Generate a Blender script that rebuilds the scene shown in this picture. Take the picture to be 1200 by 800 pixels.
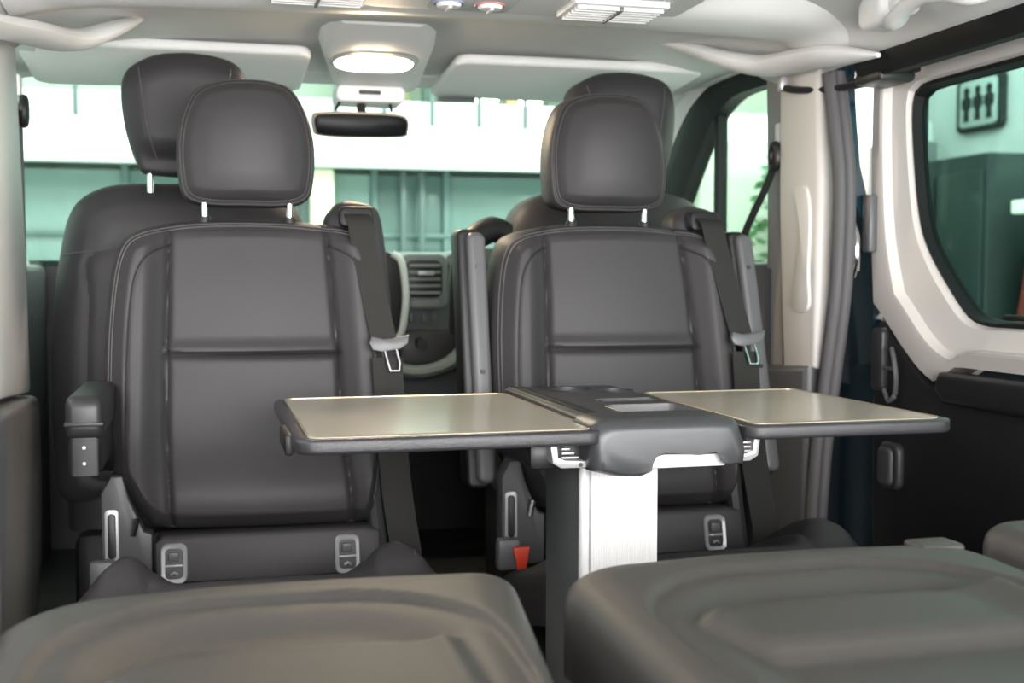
import bpy, bmesh, math, random
import numpy as np
from mathutils import Vector, Matrix
random.seed(4)
for o in list(bpy.data.objects): bpy.data.objects.remove(o)
SC = bpy.context.scene
COL = SC.collection
R = math.radians
# ------------------------------------------------------------------ camera
# world: X to the right across the van, Y towards the windscreen, Z up, van floor at z = 0
cam = bpy.data.cameras.new('camera'); co = bpy.data.objects.new('camera', cam); COL.objects.link(co)
co.location = (0, 0, .85)
cam.sensor_width = 36.; cam.lens = 36. * 1400 / 1200
co.rotation_euler = (R(90) - math.atan(76 / 1400), 0, -R(14.4))
cam.clip_start = .02
cam.dof.use_dof = True; cam.dof.focus_distance = 1.68; cam.dof.aperture_fstop = 5.6
SC.camera = co
# ------------------------------------------------------------------ light
w = bpy.data.worlds.new('showroom_air'); SC.world = w; w.use_nodes = True
w.node_tree.nodes['Background'].inputs[0].default_value = (1, .99, .97, 1)
w.node_tree.nodes['Background'].inputs[1].default_value = 1.9
def area(name, loc, target, sx, sy, power, col=(1, 1, 1)):
    l = bpy.data.lights.new(name, 'AREA'); l.shape = 'RECTANGLE'; l.size = sx; l.size_y = sy
    l.energy = power; l.color = col
    o = bpy.data.objects.new(name, l); COL.objects.link(o); o.location = loc
    o.rotation_euler = (Vector(target) - Vector(loc)).to_track_quat('-Z', 'Y').to_euler()
    return o
area('rear_fill_light', (1.0, -5.0, 1.25), (.6, 2, .95), 7, 3.2, 820, (1, .985, .97))  # added light behind the camera that brightens the cabin, not a real window
area('hall_fill_light', (2.5, 5.5, 5.2), (2.5, 10, 2.0), 9, 1.5, 500)  # added unseen light that whitens the mezzanine front
area('showroom_lamp_side', (4.2, 5.4, 4.4), (6.5, 8.5, 1.6), 3, 1.5, 120)
vs = SC.view_settings
vs.view_transform = 'Standard'; vs.look = 'None'; vs.gamma = 1; vs.use_curve_mapping = False
vs.exposure = .84

# ------------------------------------------------------------------ materials
MATS = {}
def mat(name, col, rough=.5, metal=0., bump=0., scale=400., vary=.0, coat=0., spec=.5, emit=0., bumpkind='noise', vscale=8.):
    if name in MATS: return MATS[name]
    m = bpy.data.materials.new(name); m.use_nodes = True; nt = m.node_tree; b = nt.nodes['Principled BSDF']
    c = (*col, 1)
    b.inputs['Base Color'].default_value = c
    b.inputs['Roughness'].default_value = rough; b.inputs['Metallic'].default_value = metal
    b.inputs['Specular IOR Level'].default_value = spec
    b.inputs['Coat Weight'].default_value = coat; b.inputs['Coat Roughness'].default_value = .08
    tc = nt.nodes.new('ShaderNodeTexCoord')
    if vary:
        n = nt.nodes.new('ShaderNodeTexNoise'); n.inputs['Scale'].default_value = vscale; n.inputs['Detail'].default_value = 4
        nt.links.new(tc.outputs['Object'], n.inputs['Vector'])
        mx = nt.nodes.new('ShaderNodeMixRGB'); mx.inputs[1].default_value = tuple(x * (1 - vary) for x in col) + (1,)
        mx.inputs[2].default_value = tuple(min(1, x * (1 + vary)) for x in col) + (1,)
        nt.links.new(n.outputs['Fac'], mx.inputs[0]); nt.links.new(mx.outputs[0], b.inputs['Base Color'])
    if bump:
        if bumpkind == 'noise':
            n = nt.nodes.new('ShaderNodeTexNoise'); n.inputs['Detail'].default_value = 3; out = 'Fac'
        else:
            n = nt.nodes.new('ShaderNodeTexVoronoi'); out = 'Distance'
        n.inputs['Scale'].default_value = scale
        nt.links.new(tc.outputs['Object'], n.inputs['Vector'])
        bp = nt.nodes.new('ShaderNodeBump'); bp.inputs['Strength'].default_value = bump; bp.inputs['Distance'].default_value = .001
        nt.links.new(n.outputs[out], bp.inputs['Height']); nt.links.new(bp.outputs[0], b.inputs['Normal'])
    if emit:
        b.inputs['Emission Color'].default_value = c; b.inputs['Emission Strength'].default_value = emit
    MATS[name] = m; return m
def glass(name, tint, refl=.06):
    if name in MATS: return MATS[name]
    m = bpy.data.materials.new(name); m.use_nodes = True; nt = m.node_tree; nt.nodes.clear()
    o = nt.nodes.new('ShaderNodeOutputMaterial'); t = nt.nodes.new('ShaderNodeBsdfTransparent'); g = nt.nodes.new('ShaderNodeBsdfGlossy')
    t.inputs[0].default_value = (*tint, 1); g.inputs['Roughness'].default_value = .02
    mx = nt.nodes.new('ShaderNodeMixShader'); fr = nt.nodes.new('ShaderNodeLayerWeight'); fr.inputs[0].default_value = .15
    mu = nt.nodes.new('ShaderNodeMath'); mu.operation = 'MULTIPLY'; mu.inputs[1].default_value = refl * 8
    nt.links.new(fr.outputs['Fresnel'], mu.inputs[0])
    nt.links.new(mu.outputs[0], mx.inputs[0]); nt.links.new(t.outputs[0], mx.inputs[1]); nt.links.new(g.outputs[0], mx.inputs[2])
    nt.links.new(mx.outputs[0], o.inputs[0]); MATS[name] = m; return m

LEATHER = mat('seat_leather', (.042, .0395, .0425), .54, spec=.42, bump=.22, scale=700, bumpkind='voronoi', vary=.08)
LEATHER2 = mat('front_seat_leather', (.031, .029, .032), .54, spec=.42, bump=.2, scale=700, bumpkind='voronoi', vary=.08)
STITCH = mat('stitching', (.085, .08, .08), .6)
PIPING = mat('seam_piping', (.022, .021, .022), .5)
WEB = mat('belt_webbing', (.017, .0165, .015), .8, bump=.6, scale=900, vary=.1)
BLACK = mat('black_plastic', (.014, .014, .015), .45, bump=.15, scale=600, vary=.1)
DARK = mat('charcoal_plastic', (.035, .035, .037), .42, bump=.15, scale=700, vary=.08)
GREYP = mat('grey_plastic', (.11, .11, .115), .4, bump=.1, scale=700, vary=.06)
SHELL = mat('grained_shell', (.050, .047, .044), .40, bump=.5, scale=1100, vary=.08)
CHROME = mat('chrome', (.75, .75, .76), .12, 1., vary=.02)
SILVER = mat('silver_plastic', (.42, .42, .43), .35, .3, vary=.04)
ALU = mat('brushed_aluminium', (.86, .86, .86), .42, .1, bump=.05, scale=300, vary=.02)
ALUD = mat('column_grey', (.19, .20, .20), .42, .1, bump=.05, scale=400, vary=.05)  # column body, darker than its fluted face
TRAYM = mat('console_plastic', (.058, .060, .064), .34, .25, bump=.25, scale=1200, vary=.05)
TTOP = mat('bronze_laminate', (.52, .47, .385), .24, coat=.35, bump=.03, scale=60, vary=.06)
TEDGE = mat('speckled_edge', (.032, .032, .036), .22, bump=.6, scale=900, vary=.3, vscale=500)
GOLD = mat('gold_inlay', (.36, .30, .20), .3, .7, vary=.05)
ROOF = mat('headliner_felt', (.70, .70, .69), .9, bump=.3, scale=500, vary=.03)
RPLAS = mat('roof_plastic', (.80, .795, .79), .55, bump=.1, scale=600, vary=.02)
CREAM = mat('cream_trim', (.70, .665, .63), .5, bump=.1, scale=600, vary=.02)
TAUPE = mat('taupe_trim', (.36, .335, .315), .55, bump=.1, scale=600, vary=.03)
LGREY = mat('pillar_grey', (.70, .70, .70), .5, bump=.1, scale=600, vary=.02)
DOORB = mat('door_black', (.012, .012, .0125), .55, bump=.4, scale=500, vary=.15)
RUBBER = mat('rubber', (.009, .009, .010), .6, spec=.25, vary=.1)
SEALG = mat('seal_grey', (.10, .095, .10), .6, bump=.2, scale=400, vary=.06)
PAINT = mat('blue_paint', (.008, .03, .045), .15, coat=1., vary=.05)
CARPET = mat('carpet', (.018, .018, .018), .95, bump=.8, scale=600, vary=.25)
DASH = mat('dash_plastic', (.17, .185, .185), .5, bump=.2, scale=600, vary=.06)
RED = mat('red_button', (.75, .06, .025), .4, vary=.05)
WSCREEN = glass('windscreen_glass', (.78, .915, .86), .05)
DGLASS = glass('door_glass', (.80, .93, .86), .05)
PRIV = glass('privacy_glass', (.42, .56, .52), .08)
LENS = mat('lamp_lens', (1., .93, .82), .3, emit=9., vary=.02)
WHITEW = mat('white_render', (.80, .80, .79), .8, bump=.2, scale=40, vary=.03)

# ------------------------------------------------------------------ mesh helpers
def tag(o, label=None, cat=None, group=None, kind=None):
    if label: o['label'] = label
    if cat: o['category'] = cat
    if group: o['group'] = group
    if kind: o['kind'] = kind
    return o
def root(name, loc, label, cat, group=None):
    o = bpy.data.objects.new(name, None); o.empty_display_size = .05; COL.objects.link(o); o.location = loc
    return tag(o, label, cat, group)
def mesh(name, V, F, m, parent=None, smooth=True, ang=38):
    me = bpy.data.meshes.new(name); me.from_pydata([tuple(map(float, v)) for v in V], [], F); me.validate(); me.update()
    bm = bmesh.new(); bm.from_mesh(me); bmesh.ops.recalc_face_normals(bm, faces=bm.faces[:]); bm.to_mesh(me); bm.free()
    if smooth:
        me.polygons.foreach_set('use_smooth', [True] * len(me.polygons)); me.set_sharp_from_angle(angle=R(ang))
    me.materials.append(m)
    o = bpy.data.objects.new(name, me); COL.objects.link(o)
    if parent: o.parent = parent
    return o
class MB:
    """collects shapes that belong to one part"""
    def __init__(s): s.V = []; s.F = []
    def add(s, V, F):
        n = len(s.V); s.V += [tuple(v) for v in V]; s.F += [tuple(i + n for i in f) for f in F]; return s
    def bm(s, b):
        b.verts.index_update(); return s.add([v.co[:] for v in b.verts], [[v.index for v in f.verts] for f in b.faces])
    def box(s, lo, hi, bev=.004, seg=2, M=None):
        b = bmesh.new(); bmesh.ops.create_cube(b, size=1)
        d = [abs(hi[i] - lo[i]) for i in range(3)]; c = [(hi[i] + lo[i]) / 2 for i in range(3)]
        for v in b.verts: v.co = Vector((v.co.x * d[0], v.co.y * d[1], v.co.z * d[2]))
        bv = min(bev, min(d) * .45)
        if bv > 0: bmesh.ops.bevel(b, geom=b.edges[:], offset=bv, segments=seg, affect='EDGES', profile=.5)
        T = Matrix.Translation(c)
        if M is not None: T = T @ M.to_4x4()
        b.transform(T); s.bm(b); b.free(); return s
    def tube(s, pts, r, n=8, cap=True, ry=None):
        P = [Vector(p) for p in pts]; V = []; F = []; k = len(P)
        up = None
        for i, p in enumerate(P):
            t = (P[min(i + 1, k - 1)] - P[max(i - 1, 0)]).normalized()
            if up is None:
                a = Vector((0, 0, 1)) if abs(t.z) < .9 else Vector((1, 0, 0)); up = (a - t * a.dot(t)).normalized()
            else: up = (up - t * up.dot(t)).normalized()
            sd = t.cross(up); rr = r[i] if isinstance(r, (list, tuple)) else r
            r2 = rr if ry is None else (ry[i] if isinstance(ry, (list, tuple)) else ry)
            for j in range(n):
                a = 2 * math.pi * j / n; V.append(p + sd * math.cos(a) * rr + up * math.sin(a) * r2)
        for i in range(k - 1):
            for j in range(n): F.append((i * n + j, i * n + (j + 1) % n, (i + 1) * n + (j + 1) % n, (i + 1) * n + j))
        if cap: F.append(tuple(range(n))); F.append(tuple((k - 1) * n + j for j in range(n)))
        return s.add(V, F)
    def loop(s, pts, r, n=6):
        """closed tube"""
        P = [Vector(p) for p in pts]; k = len(P); V = []; F = []
        nrm = sum(((P[i] - P[0]).cross(P[(i + 1) % k] - P[0]) for i in range(k)), Vector()).normalized()
        for i, p in enumerate(P):
            t = (P[(i + 1) % k] - P[i - 1]).normalized(); sd = t.cross(nrm).normalized(); up = sd.cross(t)
            for j in range(n):
                a = 2 * math.pi * j / n; V.append(p + sd * math.cos(a) * r + up * math.sin(a) * r)
        for i in range(k):
            for j in range(n): F.append((i * n + j, i * n + (j + 1) % n, ((i + 1) % k) * n + (j + 1) % n, ((i + 1) % k) * n + j))
        return s.add(V, F)
    def prism(s, out, f, d0, d1, bev=.004, seg=2):
        """outline (a, b) extruded from d0 to d1; f(a, b, d) gives the point"""
        b = bmesh.new(); k = len(out)
        lo = [b.verts.new(f(p[0], p[1], d0)) for p in out]; hi = [b.verts.new(f(p[0], p[1], d1)) for p in out]
        b.faces.new(lo); b.faces.new(hi[::-1])
        for i in range(k): b.faces.new((lo[i], lo[(i + 1) % k], hi[(i + 1) % k], hi[i]))
        bmesh.ops.recalc_face_normals(b, faces=b.faces[:])
        if bev:
            es = [e for e in b.edges if (e.verts[0] in lo) == (e.verts[1] in lo)]
            bmesh.ops.bevel(b, geom=es, offset=bev, segments=seg, affect='EDGES', profile=.5)
        s.bm(b); b.free(); return s
    def sections(s, S, closed=True, cap=True):
        n = len(S[0]); V = [p for q in S for p in q]; F = []
        for i in range(len(S) - 1):
            for j in range(n if closed else n - 1): F.append((i * n + j, i * n + (j + 1) % n, (i + 1) * n + (j + 1) % n, (i + 1) * n + j))
        if cap and closed: F.append(tuple(range(n))); F.append(tuple((len(S) - 1) * n + j for j in range(n)))
        return s.add(V, F)
    def build(s, name, m, parent=None, off=None, ang=38, **kw):
        V = s.V if off is None else [(v[0] - off[0], v[1] - off[1], v[2] - off[2]) for v in s.V]
        return mesh(name, V, s.F, m, parent, ang=ang)
def spline(pts, n=6, closed=False):
    P = [np.array(p, float) for p in pts]; k = len(P); out = []
    for i in range(k if closed else k - 1):
        if closed: p0, p1, p2, p3 = P[i - 1], P[i], P[(i + 1) % k], P[(i + 2) % k]
        else: p0, p1, p2, p3 = P[max(i - 1, 0)], P[i], P[i + 1], P[min(i + 2, k - 1)]
        for j in range(n):
            t = j / n
            out.append(tuple(.5 * ((2 * p1) + (p2 - p0) * t + (2 * p0 - 5 * p1 + 4 * p2 - p3) * t * t + (3 * p1 - p0 - 3 * p2 + p3) * t ** 3)))
    if not closed: out.append(tuple(P[-1]))
    return out
def rrect(x0, x1, y0, y1, r, n=5):
    out = []
    for cx, cy, a0 in ((x1 - r, y1 - r, 0), (x0 + r, y1 - r, 90), (x0 + r, y0 + r, 180), (x1 - r, y0 + r, 270)):
        for i in range(n + 1):
            a = R(a0 + 90 * i / n); out.append((cx + r * math.cos(a), cy + r * math.sin(a)))
    return out
def pdist(U, V, poly, closed):
    D = np.full(U.shape, 1e9); k = len(poly)
    for i in range(k if closed else k - 1):
        a = poly[i]; b = poly[(i + 1) % k]; dx = b[0] - a[0]; dy = b[1] - a[1]; L = dx * dx + dy * dy
        if L < 1e-14: continue
        t = np.clip(((U - a[0]) * dx + (V - a[1]) * dy) / L, 0, 1)
        D = np.minimum(D, np.hypot(U - a[0] - t * dx, V - a[1] - t * dy))
    return D
def inside(U, V, poly):
    I = np.zeros(U.shape, bool); k = len(poly)
    for i in range(k):
        x0, y0 = poly[i]; x1, y1 = poly[(i + 1) % k]
        if y0 == y1: continue
        c = ((y0 > V) != (y1 > V)) & (U < (x1 - x0) * (V - y0) / (y1 - y0) + x0)
        I ^= c
    return I
def sstep(a, b, x):
    t = np.clip((x - a) / (b - a), 0, 1); return t * t * (3 - 2 * t)
class Pad:
    """an upholstered or moulded panel: outline in (u, v), rounded rim, relief, back at -T"""
    def __init__(s, out, relief, Rr, T, f, seams=(), rows=70, cols=70, backround=0.):
        s.out = out; s.relief = relief; s.R = Rr; s.T = T; s.f = f; s.seams = seams; s.rows = rows; s.cols = cols; s.br = backround
    def h(s, U, V):
        U = np.atleast_1d(np.array(U, float)); V = np.atleast_1d(np.array(V, float))
        e = pdist(U, V, s.out, True); q = np.clip(e / s.R, 0, 1)
        H = -s.R * (1 - np.sqrt(np.clip(1 - (1 - q) ** 2, 0, 1))) + s.relief(U, V, e) * np.clip(e / s.R, 0, 1)
        for poly, dep, wd in s.seams: H = H - dep * np.exp(-(pdist(U, V, poly, False) / wd) ** 2) * np.clip(e / .004, 0, 1)
        return H
    def pt(s, u, v, lift=0.): return s.f(u, v, float(s.h(u, v)[0]) + lift)
    def line(s, pts, lift=0., n=4):
        q = spline(pts, n) if n > 1 else pts
        H = s.h([p[0] for p in q], [p[1] for p in q])
        return [s.f(p[0], p[1], float(h) + lift) for p, h in zip(q, H)]
    def build(s, name, m, parent, regions=(), rname=None):
        out = s.out; vs_ = [p[1] for p in out]; v0, v1 = min(vs_), max(vs_)
        nr, nc = s.rows, s.cols
        tv = np.linspace(0, 1, nr); tv = .6 * tv + .4 * (.5 - .5 * np.cos(np.pi * tv))
        U = np.zeros((nr, nc)); V = np.zeros((nr, nc)); k = len(out)
        ts = np.linspace(0, 1, nc); ts = .6 * ts + .4 * (.5 - .5 * np.cos(np.pi * ts))
        for i in range(nr):
            v = v0 + (v1 - v0) * (.0005 + .999 * tv[i]); xs = []
            for a in range(k):
                p, q = out[a], out[(a + 1) % k]
                if (p[1] > v) != (q[1] > v): xs.append(p[0] + (q[0] - p[0]) * (v - p[1]) / (q[1] - p[1]))
            U[i] = min(xs) + (max(xs) - min(xs)) * ts; V[i] = v
        H = s.h(U, V)
        Vt = [s.f(U[i, j], V[i, j], H[i, j]) for i in range(nr) for j in range(nc)]
        ix = lambda i, j: i * nc + j
        faces = [(ix(i, j), ix(i, j + 1), ix(i + 1, j + 1), ix(i + 1, j)) for i in range(nr - 1) for j in range(nc - 1)]
        fu = np.array([(U[i, j] + U[i + 1, j + 1] + U[i, j + 1] + U[i + 1, j]) / 4 for i in range(nr - 1) for j in range(nc - 1)])
        fv = np.array([(V[i, j] + V[i + 1, j + 1]) / 2 for i in range(nr - 1) for j in range(nc - 1)])
        own = np.zeros(len(faces), int)
        for r_, (rn, rp, rm) in enumerate(regions): own[inside(fu, fv, rp) & (own == 0)] = r_ + 1
        # base with rim and back
        bl = [ix(0, j) for j in range(nc)] + [ix(i, nc - 1) for i in range(1, nr)] + [ix(nr - 1, j) for j in range(nc - 2, -1, -1)] + [ix(i, 0) for i in range(nr - 2, 0, -1)]
        VV = list(Vt); FF = [f for f, o in zip(faces, own) if o == 0]
        cu, cv = float(U.mean()), float(V.mean()); prev = bl
        steps = [(1., -s.T)] if not s.br else [(1., -s.T + s.br), (1 - .3 * s.br / .1, -s.T + s.br * .3), (1 - .7 * s.br / .1, -s.T)]
        fl = [(int(b // nc), int(b % nc)) for b in bl]
        for sc, hh in steps:
            cur = []
            for i, j in fl:
                VV.append(s.f(cu + (U[i, j] - cu) * sc, cv + (V[i, j] - cv) * sc, hh)); cur.append(len(VV) - 1)
            n = len(prev)
            for a in range(n): FF.append((prev[a], prev[(a + 1) % n], cur[(a + 1) % n], cur[a]))
            prev = cur
        FF.append(tuple(prev))
        def sub(nm, F, mm, par):
            used = sorted({i for f in F for i in f}); mp = {a: b for b, a in enumerate(used)}
            return mesh(nm, [VV[i] for i in used], [tuple(mp[i] for i in f) for f in F], mm, par, ang=50)
        base = sub(name, FF, m, parent); objs = [base]
        for r_, (rn, rp, rm) in enumerate(regions):
            F = [f for f, o in zip(faces, own) if o == r_ + 1]
            if F: objs.append(sub(rn, F, rm, parent))
        return objs
def one(name, mb, m, label, cat, group=None, base=None, ang=38):
    """a thing that is a single mesh; its origin sits at its base"""
    V = np.array(mb.V); b = base if base else ((V[:, 0].min() + V[:, 0].max()) / 2, (V[:, 1].min() + V[:, 1].max()) / 2, V[:, 2].min())
    o = mb.build(name, m, None, b, ang); o.location = b
    return tag(o, label, cat, group)
def struct(name, mb, m, parent=None, ang=38):
    o = mb.build(name, m, parent, ang=ang)
    if parent is None: o['kind'] = 'structure'
    return o
YZ = lambda X0: (lambda a, b, d: (X0 + d, a, b))          # outline in (Y, z), depth along X
XY = lambda Z0: (lambda a, b, d: (a, b, Z0 + d))          # outline in (X, Y), depth along z
XZ = lambda Y0: (lambda a, b, d: (a, Y0 + d, b))          # outline in (X, z), depth along Y
#@@STRUCTURE
# ================================================================== the van body
struct('floor', MB().box((-.56, -.9, -.06), (1.40, 3.5, 0), .0), CARPET)
struct('showroom_floor', MB().box((-9, -9, -.62), (14, 16, -.5), 0), mat('showroom_tiles', (.66, .65, .64), .3, vary=.05, vscale=2))
struct('wall_front', MB().box((-.56, 3.93, -.3), (1.40, 4.0, .9), 0).box((-.56, 3.5, -.06), (1.36, 3.95, 0), 0), BLACK)
# headliner: curved sheet with thickness
prof = [(-.37, 1.25), (-.345, 1.285), (-.29, 1.325), (-.18, 1.362), (0, 1.385), (.25, 1.397), (.47, 1.40), (.70, 1.397), (.94, 1.385), (1.12, 1.362), (1.20, 1.33), (1.245, 1.295), (1.26, 1.275)]
prof = spline(prof, 4)
S = []
for Y in np.linspace(-.9, 3.2, 42):
    dz = -.022 * max(0, (Y - 2.4) / .8) ** 2
    k = float(sstep(2.42, 2.75, Y)); q_ = [(x, z + dz + k * max(0, 1.352 - z)) for x, z in prof]
    S.append([(x, Y, z) for x, z in q_] + [(x, Y, z + .05) for x, z in q_[::-1]])
struct('ceiling', MB().sections(S), ROOF, ang=60)
# side walls behind the camera, with their window openings
for side, x0, x1 in (('left', -.43, -.37), ('right', 1.40, 1.46)):
    b = MB()
    b.box((x0, -.9, -.05), (x1, 2.22 if side == 'left' else .85, .78), 0)
    b.box((x0, -.9, 1.22), (x1, 2.22 if side == 'left' else .85, 1.30), 0)
    b.box((x0, -.9, .78), (x1, -.6, 1.22), 0); b.box((x0, .6 if side == 'left' else .7, .78), (x1, .8 if side == 'left' else .85, 1.22), 0)
    if side == 'left': b.box((x0, 2.1, .78), (x1, 2.22, 1.22), 0)
    struct('wall_' + side, b, GREYP)
# ---- left B pillar
o = struct('trim_1', MB().prism([(2.30, .63), (2.62, .61), (2.60, .9), (2.545, 1.15), (2.52, 1.30), (2.25, 1.30), (2.2, .63)], YZ(-.40), 0, .05, .012), LGREY)
struct('trim_2', MB().prism([(2.10, -.02), (2.42, -.02), (2.62, .25), (2.66, .45), (2.64, .604), (2.1, .624)], YZ(-.41), 0, .075, .02, 3), mat('pillar_base_grey', (.20, .195, .20), .5, bump=.1, scale=600, vary=.05))
# ---- right B pillar
tp = struct('trim_3', MB().prism([(2.285, .655), (2.275, .9), (2.27, 1.05), (2.285, 1.30), (2.46, 1.31), (2.455, 1.0), (2.44, .8), (2.425, .64)], YZ(1.245), 0, .05, .014, 3), CREAM)
MB().prism(spline([(2.385, 1.03), (2.355, 1.045), (2.315, 1.035), (2.30, .97), (2.305, .86), (2.30, .79), (2.335, .772), (2.375, .785), (2.372, .83), (2.35, .9), (2.352, .98)], 4, True), YZ(1.238), 0, .012, .004).build('grip', CREAM, tp)
MB().prism([(2.46, .6), (2.46, 1.31), (2.56, 1.315), (2.55, 1.1), (2.545, .9), (2.58, .6)], YZ(1.262), 0, .05, .01).build('slider_cover', TAUPE, tp)
struct('trim_4', MB().prism([(2.30, -.02), (2.30, .662), (2.58, .645), (2.62, .3), (2.66, -.02)], YZ(1.235), 0, .06, .018, 3), GREYP)
b = MB()
for dx, dy, rr in ((0, 0, .016), (.014, -.012, .013)):
    b.tube(spline([(1.262 + dx, 2.262 + dy, 1.27), (1.262 + dx, 2.232 + dy, 1.15), (1.268 + dx, 2.222 + dy, 1.03), (1.27 + dx, 2.235 + dy, .83), (1.265 + dx, 2.262 + dy, .65), (1.255 + dx, 2.285 + dy, .45), (1.25 + dx, 2.31 + dy, .1)], 6), rr, 10)
struct('trim_5', b, SEALG)
# painted body behind the seal, flaring outwards below the waist
b = MB(); S = []
for z, x in ((1.33, 1.303), (1.2, 1.310), (1.08, 1.322), (1.0, 1.343), (.93, 1.375), (.85, 1.385), (.6, 1.395), (.3, 1.395), (-.05, 1.39)):
    S.append([(x - .03, 2.24, z), (x, 2.24, z), (x + .012, 2.29, z), (x + .012, 2.52, z), (x - .03, 2.52, z)])
struct('trim_6', b.sections(S), PAINT)
b = MB().box((1.282, 2.215, .86), (1.312, 2.238, .93), .004).tube([(1.297, 2.22, .96), (1.297, 2.205, .93), (1.297, 2.205, .88), (1.297, 2.22, .85)], .006)
struct('trim_7', b, CHROME)
# ---- roof rail of the sliding door
b = MB().prism([(1.243, 1.276), (1.30, 1.276), (1.30, 1.240), (1.262, 1.236), (1.250, 1.248)], lambda a, c, d: (a, d, c), -.3, 2.14, .004)
struct('trim_8', b, RUBBER)
b = MB().box((1.29, -.9, 1.27), (1.34, 2.3, 1.34), .01)
struct('trim_9', b, PAINT)
# ---- right front door: dark frame, glass, divider, lower panel
fo = spline([(2.50, 1.345), (2.72, 1.352), (2.85, 1.345), (2.98, 1.31), (3.07, 1.26), (3.18, 1.17), (3.30, 1.07), (3.46, .97), (3.66, .88)], 4)
fi = spline([(2.50, 1.293), (2.70, 1.297), (2.79, 1.285), (2.875, 1.25), (2.94, 1.20), (3.03, 1.11), (3.12, 1.02), (3.26, .93), (3.38, .88)], 4)
S = [[(1.262, a[0], a[1]), (1.25, (a[0] + c[0]) / 2, (a[1] + c[1]) / 2), (1.27, c[0], c[1]), (1.31, c[0], c[1]), (1.31, a[0], a[1])] for a, c in zip(fo, fi)]
d2 = struct('door_2', MB().sections(S), RUBBER)
MB().box((1.275, 2.852, .88), (1.305, 2.876, 1.262), .004).build('divider_bar', RUBBER, d2)
MB().box((1.26, 2.5, -.03), (1.34, 3.96, .885), .02).build('lower_panel', GREYP, d2)
MB().prism([(2.54, .87), (2.54, 1.31), (2.72, 1.312), (2.83, 1.29), (2.97, 1.22), (3.2, 1.0), (3.34, .87)], YZ(1.288), 0, .004, 0).build('pane', DGLASS, d2)
# ---- left front door
LX = -.505
S = [[(LX + .008, a[0], a[1]), (LX + .02, (a[0] + c[0]) / 2, (a[1] + c[1]) / 2), (LX, c[0], c[1]), (LX - .04, c[0], c[1]), (LX - .04, a[0], a[1])] for a, c in zip(fo, fi)]
d3 = struct('door_3', MB().sections(S), GREYP)
MB().box((LX - .05, 2.2, -.03), (LX + .03, 3.96, .885), .02).build('lower_panel', GREYP, d3)
MB().box((LX - .03, 2.852, .88), (LX, 2.876, 1.262), .004).build('divider_bar', RUBBER, d3)
MB().prism([(2.54, .87), (2.54, 1.31), (2.72, 1.312), (2.83, 1.29), (2.97, 1.22), (3.2, 1.0), (3.34, .87)], YZ(LX - .02), 0, .004, 0).build('pane', DGLASS, d3)
struct('trim_16', MB().box((-.56, 2.3, 1.335), (-.33, 3.08, 1.44), .02), ROOF)
struct('trim_17', MB().box((1.245, 2.3, 1.335), (1.34, 3.08, 1.44), .02), ROOF)
# ---- windscreen, pillars, header
def wsx(t, side):        # half-span of the screen at t (0 header, 1 base)
    return .455 + side * (.80 + .05 * t)
hd = (3.21, 1.372); bs = (3.98, .90)
b = MB(); N = 32; S = []
for k in range(2):
    S = []
for i in range(9):
    t = i / 8; Y = hd[0] + (bs[0] - hd[0]) * t; z = hd[1] + (bs[1] - hd[1]) * t
    row = []
    for j in range(N + 1):
        q = -1 + 2 * j / N; row.append((.395 + q * (.905 + .03 * t), Y - .13 * q * q * (1 - .2 * t), z - .025 * q * q))
    S.append(row)
S2 = [r_ + [(p[0], p[1] + .004, p[2] + .004) for p in r_[::-1]] for r_ in S]
w1 = struct('window_1', MB().sections(S2), WSCREEN)
for nm, xi, xo in (('trim_10', LX, -.525), ('trim_11', 1.262, 1.305)):
    S = []
    for y, z in fo[2:]:
        t = (1.347 - z) / .472; yb = hd[0] - .13 * (1 - .2 * t) + (bs[0] - hd[0]) * t
        yb = max(yb, y + .03); dx = (xo - xi) * .3
        S.append([(xi, y - .01, z), (xi - dx, (y + yb) / 2, z + .005), (xo - dx, yb, z), (xo + dx * 2, yb, z), (xo + dx * 2, y - .01, z)])
    struct(nm, MB().sections(S), ROOF, ang=60)
b = MB()
S = []
for j in range(N + 1):
    q = -1 + 2 * j / N; x = .395 + q * .925; y = 3.21 - .13 * q * q; z = 1.372 - .025 * q * q - .055 * q ** 14
    S.append([(x, y - .06, z + .005), (x, y, z - .012), (x, y + .03, z - .01), (x, y + .03, 1.43), (x, y - .06, 1.43)])
struct('trim_12', b.sections(S), ROOF)
# ---- mouldings over the B pillars
def moulding(pts, ra, rb): return MB().tube(spline(pts, 6), spline([(r_,) for r_ in ra], 6) and [q[0] for q in spline([(r_,) for r_ in ra], 6)], 14, ry=[q[0] for q in spline([(r_,) for r_ in rb], 6)])
pr = [(1.0, 2.60, 1.388), (1.07, 2.54, 1.362), (1.13, 2.48, 1.33), (1.185, 2.40, 1.306), (1.205, 2.27, 1.298), (1.217, 2.15, 1.286), (1.232, 2.03, 1.266)]
ra = [.004, .032, .040, .044, .042, .038, .007]; rb = [.003, .014, .020, .022, .021, .019, .005]
struct('trim_13', moulding(pr, ra, rb), RPLAS)
struct('trim_14', moulding([(-.11, 2.6, 1.384), (-.16, 2.52, 1.345), (-.22, 2.45, 1.305), (-.26, 2.38, 1.290), (-.29, 2.25, 1.275), (-.315, 2.1, 1.253), (-.335, 1.9, 1.225)], ra[:-1] + [.03], rb[:-1] + [.018]), RPLAS)
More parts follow.
